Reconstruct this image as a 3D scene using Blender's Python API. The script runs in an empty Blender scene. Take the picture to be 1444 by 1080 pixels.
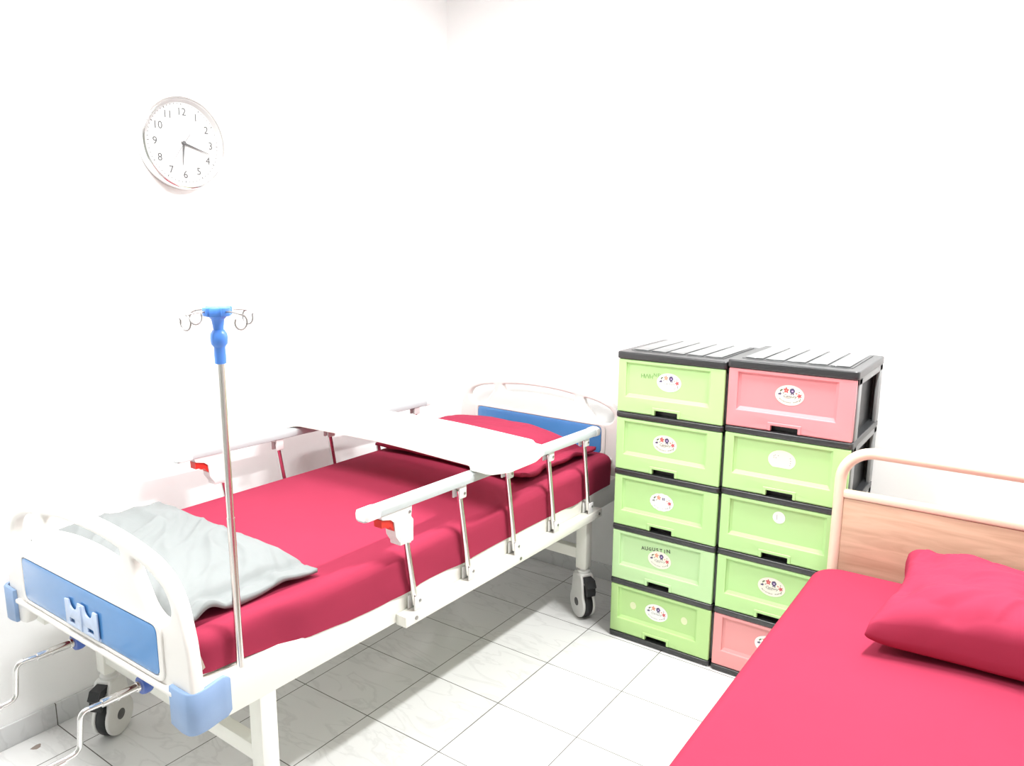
import bpy, bmesh, math, random
from mathutils import Vector, Matrix, noise
from mathutils.geometry import tessellate_polygon
random.seed(7)
PI = math.pi
scene = bpy.context.scene
C = scene.collection

# ---------------------------------------------------------------- materials
def principled(name, col, rough=.5, metal=0., spec=.5, coat=0., trans=0., alpha=1., sheen=0.):
    m = bpy.data.materials.new(name); m.use_nodes = True
    b = m.node_tree.nodes['Principled BSDF']
    b.inputs['Base Color'].default_value = (*col, 1)
    b.inputs['Roughness'].default_value = rough
    b.inputs['Metallic'].default_value = metal
    b.inputs['Specular IOR Level'].default_value = spec
    b.inputs['Coat Weight'].default_value = coat
    b.inputs['Transmission Weight'].default_value = trans
    b.inputs['Alpha'].default_value = alpha
    b.inputs['Sheen Weight'].default_value = sheen
    return m

def N(m, t, **kw):
    n = m.node_tree.nodes.new(t)
    for k, v in kw.items(): setattr(n, k, v)
    return n
def LK(m, a, b): m.node_tree.links.new(a, b)
def bsdf(m): return m.node_tree.nodes['Principled BSDF']

def mottle(m, scale=30, amount=.08, bump=.0, bscale=80, stretch=(1, 1, 1)):
    """faint procedural variation of colour plus a small bump"""
    b = bsdf(m); col = list(b.inputs['Base Color'].default_value)
    tc = N(m, 'ShaderNodeTexCoord'); mp = N(m, 'ShaderNodeMapping'); mp.inputs['Scale'].default_value = stretch
    LK(m, tc.outputs['Object'], mp.inputs['Vector'])
    nz = N(m, 'ShaderNodeTexNoise'); nz.inputs['Scale'].default_value = scale; nz.inputs['Detail'].default_value = 4
    LK(m, mp.outputs['Vector'], nz.inputs['Vector'])
    mx = N(m, 'ShaderNodeMix', data_type='RGBA')
    mx.inputs['A'].default_value = [c * (1 - amount) for c in col[:3]] + [1]
    mx.inputs['B'].default_value = [min(1, c * (1 + amount)) for c in col[:3]] + [1]
    LK(m, nz.outputs['Fac'], mx.inputs['Factor']); LK(m, mx.outputs['Result'], b.inputs['Base Color'])
    if bump:
        n2 = N(m, 'ShaderNodeTexNoise'); n2.inputs['Scale'].default_value = bscale; n2.inputs['Detail'].default_value = 3
        LK(m, mp.outputs['Vector'], n2.inputs['Vector'])
        bp = N(m, 'ShaderNodeBump'); bp.inputs['Strength'].default_value = bump; bp.inputs['Distance'].default_value = .004
        LK(m, n2.outputs['Fac'], bp.inputs['Height']); LK(m, bp.outputs['Normal'], b.inputs['Normal'])
    return m

M = {}
M['wall'] = mottle(principled('white_wall_paint', (.92, .925, .925), .55, spec=.3), 3, .02, .12, 40)
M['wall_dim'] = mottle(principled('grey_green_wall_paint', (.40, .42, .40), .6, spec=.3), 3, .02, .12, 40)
M['ceiling'] = mottle(principled('white_ceiling_paint', (.74, .74, .74), .8, spec=.2), 3, .02)
M['powder_white'] = mottle(principled('ivory_powder_coat', (.80, .80, .74), .35), 60, .015)
M['board_white'] = mottle(principled('ivory_moulded_plastic', (.80, .78, .75), .32), 20, .01)
M['head_white'] = M['board_white']
M['panel_blue'] = mottle(principled('glossy_blue_panel', (.075, .255, .57), .16, spec=.5, coat=.3), 12, .05)
M['bumper_blue'] = mottle(principled('matt_blue_bumper', (.22, .33, .53), .42), 25, .05, .1, 40)
M['hub_blue'] = mottle(principled('bright_blue_plastic', (.08, .25, .74), .35), 40, .03)
M['bushing_blue'] = mottle(principled('dark_blue_bushing', (.05, .11, .40), .4), 40, .05)
M['chrome'] = mottle(principled('chrome_steel', (.74, .73, .72), .13, metal=1), 40, .03)
M['steel'] = mottle(principled('brushed_steel', (.72, .69, .67), .2, metal=1), 200, .06, 0, 80, (1, 1, .05))
M['wire'] = mottle(principled('dull_steel_wire', (.32, .31, .30), .35, metal=.8), 80, .05)
M['rail_grey'] = mottle(principled('pale_grey_anodised_rail', (.47, .52, .53), .35), 50, .03)
M['rail_white'] = mottle(principled('white_rail_plastic', (.74, .75, .74), .4), 50, .02)
M['lever_red'] = mottle(principled('red_lever_plastic', (.62, .03, .02), .4), 50, .05)
M['tray'] = mottle(principled('ivory_tray_plastic', (.84, .84, .77), .3), 20, .01)
M['tyre'] = mottle(principled('black_rubber', (.012, .013, .015), .55), 60, .2)
M['caster_white'] = mottle(principled('white_caster_plastic', (.72, .72, .70), .4), 50, .03)
M['hub_grey'] = mottle(principled('dark_grey_hub', (.09, .09, .09), .5), 50, .1)
M['screw'] = mottle(principled('screw_metal', (.35, .35, .34), .35, metal=.8), 80, .1)
M['card'] = mottle(principled('translucent_card_plastic', (.55, .66, .86), .25, trans=.15), 20, .02)
M['mattress'] = mottle(principled('beige_mattress_ticking', (.55, .47, .40), .85), 120, .08)
M['black'] = mottle(principled('black_plastic', (.022, .023, .025), .32, spec=.7), 60, .15, .03, 200)
M['lid_black'] = mottle(principled('sheen_black_plastic_lid', (.10, .106, .108), .28, spec=1., coat=.6), 14, .3, .02, 200)  # black plastic, base colour lightened to carry the wall's reflection on the lid
M['frame_lit'] = mottle(principled('side_lit_black_plastic_frame', (.24, .25, .255), .32, spec=.8), 14, .25, .02, 200)  # same black plastic as the bands, side light painted into the colour
M['green'] = mottle(principled('lime_green_plastic', (.45, .70, .30), .4, spec=.35), 8, .03)
M['mint'] = mottle(principled('faded_mint_green_plastic', (.47, .69, .36), .4, spec=.35), 8, .03)
M['olive'] = mottle(principled('worn_lime_green_plastic', (.44, .66, .27), .4, spec=.35), 8, .04)
M['pink'] = mottle(principled('salmon_pink_plastic', (.76, .29, .31), .4, spec=.35), 8, .03)
M['pale_pink'] = mottle(principled('pale_salmon_plastic', (.74, .32, .32), .4, spec=.35), 8, .03)
M['cream'] = mottle(principled('cream_enamel_tube', (.80, .67, .52), .35), 50, .02)
M['clock_white'] = mottle(principled('white_clock_face', (.50, .50, .50), .5), 30, .01)
M['clock_grey'] = mottle(principled('grey_clock_print', (.045, .045, .047), .5), 60, .05)
M['sticker'] = mottle(principled('ivory_sticker_paper', (.78, .76, .66), .45), 40, .03)
M['sticker_white'] = mottle(principled('white_sticker_paper', (.82, .82, .80), .45), 40, .03)
M['sticker_lime'] = mottle(principled('cream_round_sticker', (.68, .74, .46), .5), 40, .03)
M['ink'] = mottle(principled('dark_print', (.06, .06, .055), .6), 200, .3)
M['ink_grey'] = mottle(principled('grey_faded_print', (.25, .27, .25), .6), 200, .3)
M['ink_smear'] = mottle(principled('green_grey_marker_smear', (.24, .42, .15), .5), 200, .2)
M['f_red'] = mottle(principled('flower_red', (.55, .09, .10), .6), 300, .3)
M['f_peach'] = mottle(principled('flower_peach', (.68, .33, .22), .6), 300, .2)
M['f_violet'] = mottle(principled('flower_violet', (.085, .065, .16), .6), 300, .3)
M['f_lilac'] = mottle(principled('flower_lilac_centre', (.55, .42, .66), .6), 300, .1)
M['f_green'] = mottle(principled('flower_leaf_green', (.06, .10, .03), .6), 300, .3)
M['lamp_body'] = mottle(principled('white_lamp_housing', (.8, .8, .8), .5), 30, .01)

def fabric(name, col, fine=900):
    m = principled(name, col, .8, spec=.05)
    tc = N(m, 'ShaderNodeTexCoord')
    n1 = N(m, 'ShaderNodeTexNoise'); n1.inputs['Scale'].default_value = 5; n1.inputs['Detail'].default_value = 5
    n2 = N(m, 'ShaderNodeTexNoise'); n2.inputs['Scale'].default_value = fine
    for n in (n1, n2): LK(m, tc.outputs['Object'], n.inputs['Vector'])
    mx = N(m, 'ShaderNodeMix', data_type='RGBA')
    mx.inputs['A'].default_value = [c * .93 for c in col] + [1]; mx.inputs['B'].default_value = [c * 1.06 for c in col] + [1]
    LK(m, n1.outputs['Fac'], mx.inputs['Factor']); LK(m, mx.outputs['Result'], bsdf(m).inputs['Base Color'])
    b1 = N(m, 'ShaderNodeBump'); b1.inputs['Strength'].default_value = .25; b1.inputs['Distance'].default_value = .012
    LK(m, n1.outputs['Fac'], b1.inputs['Height'])
    b2 = N(m, 'ShaderNodeBump'); b2.inputs['Strength'].default_value = .12; b2.inputs['Distance'].default_value = .0006
    LK(m, n2.outputs['Fac'], b2.inputs['Height']); LK(m, b1.outputs['Normal'], b2.inputs['Normal'])
    LK(m, b2.outputs['Normal'], bsdf(m).inputs['Normal'])
    return m
M['red_sheet'] = fabric('crimson_cotton', (.34, .036, .075))
M['grey_cloth'] = fabric('light_grey_cotton', (.25, .268, .268))

def wood():
    m = principled('pale_oak_laminate', (.5, .3, .18), .38)
    tc = N(m, 'ShaderNodeTexCoord'); mp = N(m, 'ShaderNodeMapping'); mp.inputs['Scale'].default_value = (1.6, 1, 14)
    LK(m, tc.outputs['Object'], mp.inputs['Vector'])
    nz = N(m, 'ShaderNodeTexNoise'); nz.inputs['Scale'].default_value = 2.2; nz.inputs['Detail'].default_value = 8; nz.inputs['Distortion'].default_value = 1.1
    LK(m, mp.outputs['Vector'], nz.inputs['Vector'])
    cr = N(m, 'ShaderNodeValToRGB')
    cr.color_ramp.elements[0].position = .3; cr.color_ramp.elements[0].color = (.42, .275, .18, 1)
    cr.color_ramp.elements[1].position = .62; cr.color_ramp.elements[1].color = (.60, .41, .29, 1)
    LK(m, nz.outputs['Fac'], cr.inputs['Fac']); LK(m, cr.outputs['Color'], bsdf(m).inputs['Base Color'])
    return m
M['wood'] = wood()

def tile_material(name, ax_a, ax_b, base, rough=.12, stain=False, top_joint=None):
    """glossy white marble tile with dark joints, laid out in world metres"""
    m = principled(name, base, rough, spec=.5)
    g = N(m, 'ShaderNodeNewGeometry'); sp = N(m, 'ShaderNodeSeparateXYZ'); LK(m, g.outputs['Position'], sp.inputs['Vector'])
    def math_(op, a, b=None):
        n = N(m, 'ShaderNodeMath', operation=op)
        for i, v in enumerate((a, b)):
            if v is None: continue
            if isinstance(v, (int, float)): n.inputs[i].default_value = v
            else: LK(m, v, n.inputs[i])
        return n.outputs['Value']
    masks, cells = [], []
    for ax in (ax_a, ax_b):
        if ax is None: continue
        s = math_('DIVIDE', sp.outputs[ax], .3)
        fr = math_('FRACT', math_('ADD', s, .5))
        d = math_('ABSOLUTE', math_('SUBTRACT', fr, .5))
        masks.append(math_('LESS_THAN', d, .0052)); cells.append(math_('FLOOR', s))
    mask = masks[0]
    for k in masks[1:]: mask = math_('MAXIMUM', mask, k)
    # marble veins
    cmb = N(m, 'ShaderNodeCombineXYZ')
    for i, c in enumerate(cells): LK(m, math_('MULTIPLY', c, 7.31 + 3 * i), cmb.inputs[i])
    add = N(m, 'ShaderNodeVectorMath', operation='ADD'); LK(m, g.outputs['Position'], add.inputs[0]); LK(m, cmb.outputs['Vector'], add.inputs[1])
    mp = N(m, 'ShaderNodeMapping'); mp.inputs['Scale'].default_value = (3, 8, 3); mp.inputs['Rotation'].default_value = (0, 0, -.7)
    LK(m, add.outputs['Vector'], mp.inputs['Vector'])
    nz = N(m, 'ShaderNodeTexNoise'); nz.inputs['Scale'].default_value = 1.3; nz.inputs['Detail'].default_value = 7; nz.inputs['Distortion'].default_value = .9
    LK(m, mp.outputs['Vector'], nz.inputs['Vector'])
    vein = math_('ABSOLUTE', math_('SUBTRACT', nz.outputs['Fac'], .5))
    cr = N(m, 'ShaderNodeValToRGB')
    cr.color_ramp.elements[0].position = 0; cr.color_ramp.elements[0].color = (base[0] * .90, base[1] * .90, base[2] * .90, 1)
    cr.color_ramp.elements[1].position = .035; cr.color_ramp.elements[1].color = (*base, 1)
    LK(m, vein, cr.inputs['Fac'])
    col = cr.outputs['Color']
    if stain:
        vm = N(m, 'ShaderNodeVectorMath', operation='DISTANCE'); LK(m, g.outputs['Position'], vm.inputs[0]); vm.inputs[1].default_value = (-.392, -.688, 0)
        n2 = N(m, 'ShaderNodeTexNoise'); n2.inputs['Scale'].default_value = 60; LK(m, g.outputs['Position'], n2.inputs['Vector'])
        dd = math_('ADD', vm.outputs['Value'], math_('MULTIPLY', math_('SUBTRACT', n2.outputs['Fac'], .5), .02))
        sm = math_('LESS_THAN', dd, .012)
        mx0 = N(m, 'ShaderNodeMix', data_type='RGBA'); LK(m, sm, mx0.inputs['Factor']); LK(m, col, mx0.inputs['A']); mx0.inputs['B'].default_value = (.30, .25, .22, 1)
        col = mx0.outputs['Result']
    mx = N(m, 'ShaderNodeMix', data_type='RGBA'); LK(m, mask, mx.inputs['Factor']); LK(m, col, mx.inputs['A']); mx.inputs['B'].default_value = (.10, .095, .09, 1)
    LK(m, mx.outputs['Result'], bsdf(m).inputs['Base Color'])
    rr = N(m, 'ShaderNodeMix', data_type='FLOAT'); LK(m, mask, rr.inputs['Factor']); rr.inputs['A'].default_value = rough; rr.inputs['B'].default_value = .8
    LK(m, rr.outputs['Result'], bsdf(m).inputs['Roughness'])
    return m
M['floor'] = tile_material('white_marble_floor_tile', 'X', 'Y', (.74, .745, .74), .12, True)
M['base_left'] = tile_material('marble_skirting_left', 'Y', None, (.66, .67, .68), .2)
M['base_back'] = tile_material('marble_skirting_back', 'X', None, (.66, .67, .68), .2)

def thin_glass():
    m = bpy.data.materials.new('clear_clock_glass'); m.use_nodes = True; nt = m.node_tree
    for n in list(nt.nodes): nt.nodes.remove(n)
    o = nt.nodes.new('ShaderNodeOutputMaterial'); mx = nt.nodes.new('ShaderNodeMixShader')
    t = nt.nodes.new('ShaderNodeBsdfTransparent'); gl = nt.nodes.new('ShaderNodeBsdfGlossy'); gl.inputs['Roughness'].default_value = .02
    mx.inputs[0].default_value = .02
    nt.links.new(t.outputs[0], mx.inputs[1]); nt.links.new(gl.outputs[0], mx.inputs[2]); nt.links.new(mx.outputs[0], o.inputs['Surface'])
    return m
M['glass'] = thin_glass()

# ---------------------------------------------------------------- mesh building
class MB:
    def __init__(s, *mats):
        s.bm = bmesh.new(); s.mats = list(mats)
    def slot(s, key):
        if key not in s.mats: s.mats.append(key)
        return s.mats.index(key)
    def _fin(s, faces, mat):
        i = s.slot(mat) if mat else 0
        for f in faces:
            f.material_index = i; f.smooth = True
    def box(s, x0, x1, y0, y1, z0, z1, bevel=0, mat=None, seg=2, mtx=None):
        r = bmesh.ops.create_cube(s.bm, size=1); vs = r['verts']
        for v in vs:
            v.co = Vector((x0 + (v.co.x + .5) * (x1 - x0), y0 + (v.co.y + .5) * (y1 - y0), z0 + (v.co.z + .5) * (z1 - z0)))
        fs = set(f for v in vs for f in v.link_faces)
        if bevel:
            es = list(set(e for v in vs for e in v.link_edges))
            rb = bmesh.ops.bevel(s.bm, geom=es, offset=bevel, segments=seg, profile=.5, affect='EDGES')
            vs = set(v for f in rb['faces'] for v in f.verts)
            fs = set(f for v in vs for f in v.link_faces); vs = list(vs)
        if mtx is not None:
            for v in vs: v.co = mtx @ v.co
        s._fin(fs, mat); return s
    def tube(s, pts, r, seg=12, mat=None, caps=True, closed=False, flat=None):
        """sweep a circle along pts; r may be a list; flat=(a,b) scales the two section axes"""
        pts = [Vector(p) for p in pts]; n = len(pts)
        rs = r if isinstance(r, (list, tuple)) else [r] * n
        rings = []; up = None
        for i, p in enumerate(pts):
            a = pts[(i - 1) % n] if (closed or i) else pts[0]; b = pts[(i + 1) % n] if (closed or i < n - 1) else pts[-1]
            t = (b - a).normalized()
            if up is None:
                up = Vector((0, 0, 1)) if abs(t.z) < .9 else Vector((1, 0, 0))
            x = up - t * up.dot(t)
            if x.length < 1e-5: x = Vector((0, 1, 0)) - t * t.y
            x.normalize(); up = x; y = t.cross(x)
            fa, fb = flat if flat else (1, 1)
            rings.append([s.bm.verts.new(p + (x * math.cos(k * 2 * PI / seg) * fa + y * math.sin(k * 2 * PI / seg) * fb) * rs[i]) for k in range(seg)])
        fs = []
        for i in range(n if closed else n - 1):
            A, B = rings[i], rings[(i + 1) % n]
            for k in range(seg): fs.append(s.bm.faces.new((A[k], A[(k + 1) % seg], B[(k + 1) % seg], B[k])))
        if caps and not closed:
            fs.append(s.bm.faces.new(list(reversed(rings[0])))); fs.append(s.bm.faces.new(rings[-1]))
        s._fin(fs, mat); return s
    def lathe(s, prof, origin=(0, 0, 0), axis='Z', seg=32, mat=None, mtx=None, caps=True):
        """prof: list of (radius, height) revolved about the axis"""
        o = Vector(origin); rings = []
        for r, h in prof:
            ring = []
            for k in range(seg):
                c, q = r * math.cos(k * 2 * PI / seg), r * math.sin(k * 2 * PI / seg)
                v = {'Z': Vector((c, q, h)), 'X': Vector((h, c, q)), 'Y': Vector((q, h, c))}[axis] + o
                if mtx is not None: v = mtx @ v
                ring.append(s.bm.verts.new(v))
            rings.append(ring)
        fs = []
        for A, B in zip(rings, rings[1:]):
            for k in range(seg): fs.append(s.bm.faces.new((A[k], A[(k + 1) % seg], B[(k + 1) % seg], B[k])))
        if caps and prof[0][0] > 1e-6: fs.append(s.bm.faces.new(list(reversed(rings[0]))))
        if caps and prof[-1][0] > 1e-6: fs.append(s.bm.faces.new(rings[-1]))
        s._fin(fs, mat); return s
    def poly(s, pts, mat=None):
        f = s.bm.faces.new([s.bm.verts.new(Vector(p)) for p in pts]); s._fin([f], mat); return s
    def loft(s, loops, mat=None, cap0=True, cap1=True):
        rings = [[s.bm.verts.new(Vector(p)) for p in L] for L in loops]; n = len(rings[0]); fs = []
        for A, B in zip(rings, rings[1:]):
            for k in range(n): fs.append(s.bm.faces.new((A[k], A[(k + 1) % n], B[(k + 1) % n], B[k])))
        if cap0: fs.append(s.bm.faces.new(list(reversed(rings[0]))))
        if cap1: fs.append(s.bm.faces.new(rings[-1]))
        s._fin(fs, mat); return s
    def prism(s, outline, axis, a, b, bevel=0, mat=None):
        """extrude a 2D outline (list of pairs) between a and b along axis"""
        def P3(p, h): return {'X': (h, p[0], p[1]), 'Y': (p[0], h, p[1]), 'Z': (p[0], p[1], h)}[axis]
        return s.loft([[P3(p, a) for p in outline], [P3(p, b) for p in outline]], mat)
    def add(s, me, mtx, mat=None):
        n0 = len(s.bm.verts); f0 = len(s.bm.faces)
        s.bm.from_mesh(me); s.bm.verts.ensure_lookup_table(); s.bm.faces.ensure_lookup_table()
        for v in s.bm.verts[n0:]: v.co = mtx @ v.co
        s._fin(s.bm.faces[f0:], mat); return s
    def grid(s, fn, nu, nv, mat=None):
        """fn(i/nu, j/nv) -> point"""
        vs = [[s.bm.verts.new(Vector(fn(i / nu, j / nv))) for j in range(nv + 1)] for i in range(nu + 1)]
        fs = [s.bm.faces.new((vs[i][j], vs[i + 1][j], vs[i + 1][j + 1], vs[i][j + 1])) for i in range(nu) for j in range(nv)]
        s._fin(fs, mat); return s
    def build(s, name, parent=None, mat=None, angle=40, weld=0):
        if mat and not s.mats: s.mats = [mat]
        if weld: bmesh.ops.remove_doubles(s.bm, verts=s.bm.verts, dist=weld)
        bmesh.ops.recalc_face_normals(s.bm, faces=s.bm.faces)
        me = bpy.data.meshes.new(name); s.bm.to_mesh(me); s.bm.free()
        for k in s.mats: me.materials.append(M[k])
        me.set_sharp_from_angle(angle=math.radians(angle))
        o = bpy.data.objects.new(name, me); C.objects.link(o)
        if parent: o.parent = parent
        return o

def curve_mesh(setup):
    cu = bpy.data.curves.new('tmp', 'CURVE') if setup.__name__ != 'txt' else bpy.data.curves.new('tmp', 'FONT')
    setup(cu)
    ob = bpy.data.objects.new('tmp', cu); C.objects.link(ob)
    dg = bpy.context.evaluated_depsgraph_get(); dg.update()
    me = bpy.data.meshes.new_from_object(ob.evaluated_get(dg))
    bpy.data.objects.remove(ob); bpy.data.curves.remove(cu)
    return me
def plate_mesh(outlines, thick, bevel=0, res=2):
    """flat plate with holes in XY, centred on Z=0, edges rounded by bevel; outlines[0] is the outer one"""
    bm = bmesh.new(); h = thick / 2
    prof = [(0, -h), (0, h)] if bevel <= 0 else \
        [(bevel * (1 - math.sin(k * PI / 2 / (res + 1))), -h + bevel * (1 - math.cos(k * PI / 2 / (res + 1)))) for k in range(res + 2)]
    if bevel > 0: prof = prof + [(i, -z) for i, z in reversed(prof)]
    caps = [[], []]; flat_loops = []
    for n, L in enumerate(outlines):
        L = [Vector((p[0], p[1])) for p in L]
        L = [p for i, p in enumerate(L) if (p - L[i - 1]).length > 1e-5]
        area = sum(L[i - 1].x * L[i].y - L[i].x * L[i - 1].y for i in range(len(L)))
        if (area > 0) != (n == 0): L.reverse()
        inn = []
        for i, p in enumerate(L):
            d0 = (p - L[i - 1]).normalized(); d1 = (L[(i + 1) % len(L)] - p).normalized()
            n0 = Vector((-d0.y, d0.x)); n1 = Vector((-d1.y, d1.x)); m = n0 + n1
            m = n0 if m.length < 1e-3 else m.normalized() / max(.5, (m.normalized()).dot(n0))
            inn.append(m)
        rings = [[bm.verts.new((p.x + q.x * i, p.y + q.y * i, z)) for p, q in zip(L, inn)] for i, z in prof]
        k = len(L)
        for A, B in zip(rings, rings[1:]):
            for j in range(k): bm.faces.new((A[j], A[(j + 1) % k], B[(j + 1) % k], B[j]))
        flat_loops.append([Vector((v.co.x, v.co.y, 0)) for v in rings[0]])
        caps[0] += rings[0]; caps[1] += rings[-1]
    for tri in tessellate_polygon(flat_loops):
        for c in caps:
            try: bm.faces.new([c[i] for i in tri])
            except ValueError: pass
    bmesh.ops.recalc_face_normals(bm, faces=bm.faces)
    me = bpy.data.meshes.new('plate'); bm.to_mesh(me); bm.free(); return me
def text_mesh(body, size, shear=0, extrude=.0002, offset=0):
    def txt(cu):
        cu.body = body; cu.size = size; cu.shear = shear; cu.extrude = extrude; cu.offset = offset
        cu.align_x = 'CENTER'; cu.align_y = 'CENTER'; cu.resolution_u = 3
    return curve_mesh(txt)
def rounded(pts, r, n=6):
    """round the corners of a closed outline; r single or per-corner"""
    out = []; k = len(pts); rs = r if isinstance(r, (list, tuple)) else [r] * k
    for i in range(k):
        p = Vector(pts[i]); a = Vector(pts[i - 1]); b = Vector(pts[(i + 1) % k])
        rr = min(rs[i], (a - p).length * .49, (b - p).length * .49)
        if rr <= 1e-6: out.append(tuple(p)); continue
        q0 = p + (a - p).normalized() * rr; q1 = p + (b - p).normalized() * rr
        for j in range(n + 1):
            t = j / n; out.append(tuple(q0 * (1 - t) ** 2 + p * 2 * t * (1 - t) + q1 * t * t))
    return out
def rrect(x0, x1, y0, y1, r, n=6): return rounded([(x0, y0), (x1, y0), (x1, y1), (x0, y1)], r, n)
def smooth_path(pts, n=6):
    """Catmull-Rom through pts"""
    P = [Vector(p) for p in pts]; P = [P[0] * 2 - P[1]] + P + [P[-1] * 2 - P[-2]]; out = []
    for i in range(1, len(P) - 2):
        for j in range(n):
            t = j / n; a, b, c, d = P[i - 1:i + 3]
            out.append(.5 * ((2 * b) + (c - a) * t + (2 * a - 5 * b + 4 * c - d) * t * t + (3 * b - a - 3 * c + d) * t ** 3))
    out.append(P[-2]); return out
def round_path(pts, r, n=6):
    """polyline with filleted inner corners"""
    P = [Vector(p) for p in pts]; out = [P[0]]
    for i in range(1, len(P) - 1):
        p, a, b = P[i], P[i - 1], P[i + 1]
        rr = min(r, (a - p).length * .49, (b - p).length * .49)
        q0 = p + (a - p).normalized() * rr; q1 = p + (b - p).normalized() * rr
        for j in range(n + 1):
            t = j / n; out.append(q0 * (1 - t) ** 2 + p * 2 * t * (1 - t) + q1 * t * t)
    out.append(P[-1]); return out

STAND = Matrix(((1, 0, 0, 0), (0, 0, -1, 0), (0, 1, 0, 0), (0, 0, 0, 1)))   # XY plate -> XZ plate facing -Y

# ---------------------------------------------------------------- tagging
def tag(o, label, cat, group=None):
    o['label'] = label; o['category'] = cat
    if group: o['group'] = group
    return o
def thing(name, label, cat, loc=(0, 0, 0), rz=0, group=None):
    o = bpy.data.objects.new(name, None); C.objects.link(o); o.empty_display_size = .1
    o.location = loc; o.rotation_euler = (0, 0, rz)
    return tag(o, label, cat, group)
def struct(o):
    o['kind'] = 'structure'; return o
def copy_part(o, parent, loc=None, rot=None):
    c = o.copy(); C.objects.link(c); c.parent = parent
    if loc is not None: c.location = loc
    if rot is not None: c.rotation_euler = rot
    for ch in list(o.children):
        d = ch.copy(); C.objects.link(d); d.parent = c
    return c

# ---------------------------------------------------------------- the room
XL, XR, YB, YF, ZC = -.460, 3.05, 1.336, -3.0, 2.70
struct(MB('floor').box(XL - .1, XR + .1, YF - .1, YB + .1, -.1, 0).build('floor'))
struct(MB('ceiling').box(XL - .1, XR + .1, YF - .1, YB + .1, ZC, ZC + .1).build('ceiling'))
struct(MB('wall').box(XL - .1, XL, YF - .1, YB + .1, 0, ZC).build('wall_left'))
struct(MB('wall_dim').box(XR, XR + .1, YF - .1, YB + .1, 0, ZC).build('wall_right'))
struct(MB('wall').box(XL, XR, YB, YB + .1, 0, ZC).build('wall_back'))
struct(MB('wall_dim').box(XL, XR, YF - .1, YF, 0, ZC).build('wall_front'))
struct(MB('base_left').box(XL, XL + .010, YF, YB, 0, .072, .002).build('baseboard_left'))
struct(MB('base_back').box(XL + .010, XR, YB - .010, YB, 0, .072, .002).build('baseboard_back'))

# ---------------------------------------------------------------- wall clock
def build_clock():
    t = thing('wall_clock', 'round white wall clock with a chrome rim and grey numerals on the left wall', 'clock', (XL, -.040, 1.803))
    t.rotation_euler = (PI / 2, 0, PI / 2)
    MB('chrome').lathe([(.139, .0), (.1455, .004), (.1475, .016), (.1475, .030), (.1455, .039), (.1425, .0435), (.1395, .044), (.1385, .042), (.1385, .040)], seg=96, caps=False).build('rim', t, angle=60)
    MB('clock_white').lathe([(.1383, .001), (.1383, .0405), (.1360, .0405), (.1275, .0285), (.0001, .0285)], seg=64).build('dial', t)
    for h in range(1, 13):
        a = PI / 2 - h * PI / 6
        b = MB('clock_grey'); b.add(text_mesh(str(h), .0335, offset=-.0001), Matrix.Translation((.0985 * math.cos(a), .0985 * math.sin(a) - .001, .0290)))
        b.build('numeral', t)
    b = MB('clock_grey')
    for k in range(60):
        a = k * PI / 30; L = .006 if k % 5 == 0 else .0038; w = .0011 if k % 5 == 0 else .0007
        b.box(-w, w, .1245 - L, .1245, .0286, .0291, mtx=Matrix.Rotation(a, 4, 'Z'))
    b.build('minute_ticks', t)
    def hand(name, ang, L, w, tail, z):
        h = MB('clock_grey')
        h.prism([(-w * .55, -tail), (w * .55, -tail), (w, 0), (w * .8, L * .1), (w * .12, L), (-w * .12, L), (-w * .8, L * .1), (-w, 0)], 'Z', z, z + .001)
        o = h.build(name, t); o.rotation_euler = (0, 0, -math.radians(ang)); return o
    hand('hour_hand', 187, .070, .0034, .008, .0310)
    hand('minute_hand', 107, .092, .0034, .010, .0325)
    hand('second_hand', 217, .076, .0006, .037, .0342)
    MB('clock_grey').lathe([(.0055, .0292), (.0055, .0358), (.003, .037), (.0001, .037)], seg=20).build('centre_boss', t)
    MB('glass').lathe([(.1358, .0402), (.09, .0420), (.0001, .0430)], seg=64, caps=False).build('glass_cover', t)
build_clock()

# ---------------------------------------------------------------- the white hospital bed
BX, BTH = .1218, -.0148
def bedmat():
    return Matrix.Translation((BX, 0, 0)) @ Matrix.Rotation(BTH, 4, 'Z')
BED = thing('hospital_bed', 'white crank hospital bed with blue end panels and folding side rails along the left wall', 'bed', (BX, 0, 0), BTH)

def board_outline(dz):
    right = [(.0, .852), (.10, .8485), (.20, .839), (.28, .825), (.340, .808), (.382, .785), (.410, .753), (.427, .710), (.439, .66), (.446, .58), (.448, .52), (.446, .488), (.437, .476), (.400, .475), (.368, .480), (.354, .496), (.346, .516), (.328, .530), (.28, .534)]
    up = smooth_path([(x, z, 0) for x, z in right], 3)
    R_ = [(p.x, p.y + dz) for p in up]
    L_ = [(-x, z) for x, z in reversed(R_)]
    return R_ + L_[:-1]
def board_holes(dz):
    c = rounded([(-.180, .774), (-.06, .786), (.06, .786), (.180, .774), (.194, .810), (.10, .8215), (.0, .824), (-.10, .8215), (-.194, .810)], [.012, .05, .05, .012, .01, .05, .05, .05, .01], 5)
    rgt = rounded([(.245, .772), (.290, .712), (.330, .694), (.374, .704), (.390, .734), (.368, .768), (.310, .793), (.238, .805)], [.01, .02, .02, .03, .02, .02, .03, .01], 5)
    lft = [(-x, z) for x, z in reversed(rgt)]
    return [[(x, z + dz) for x, z in h] for h in (c, rgt, lft)]
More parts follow.
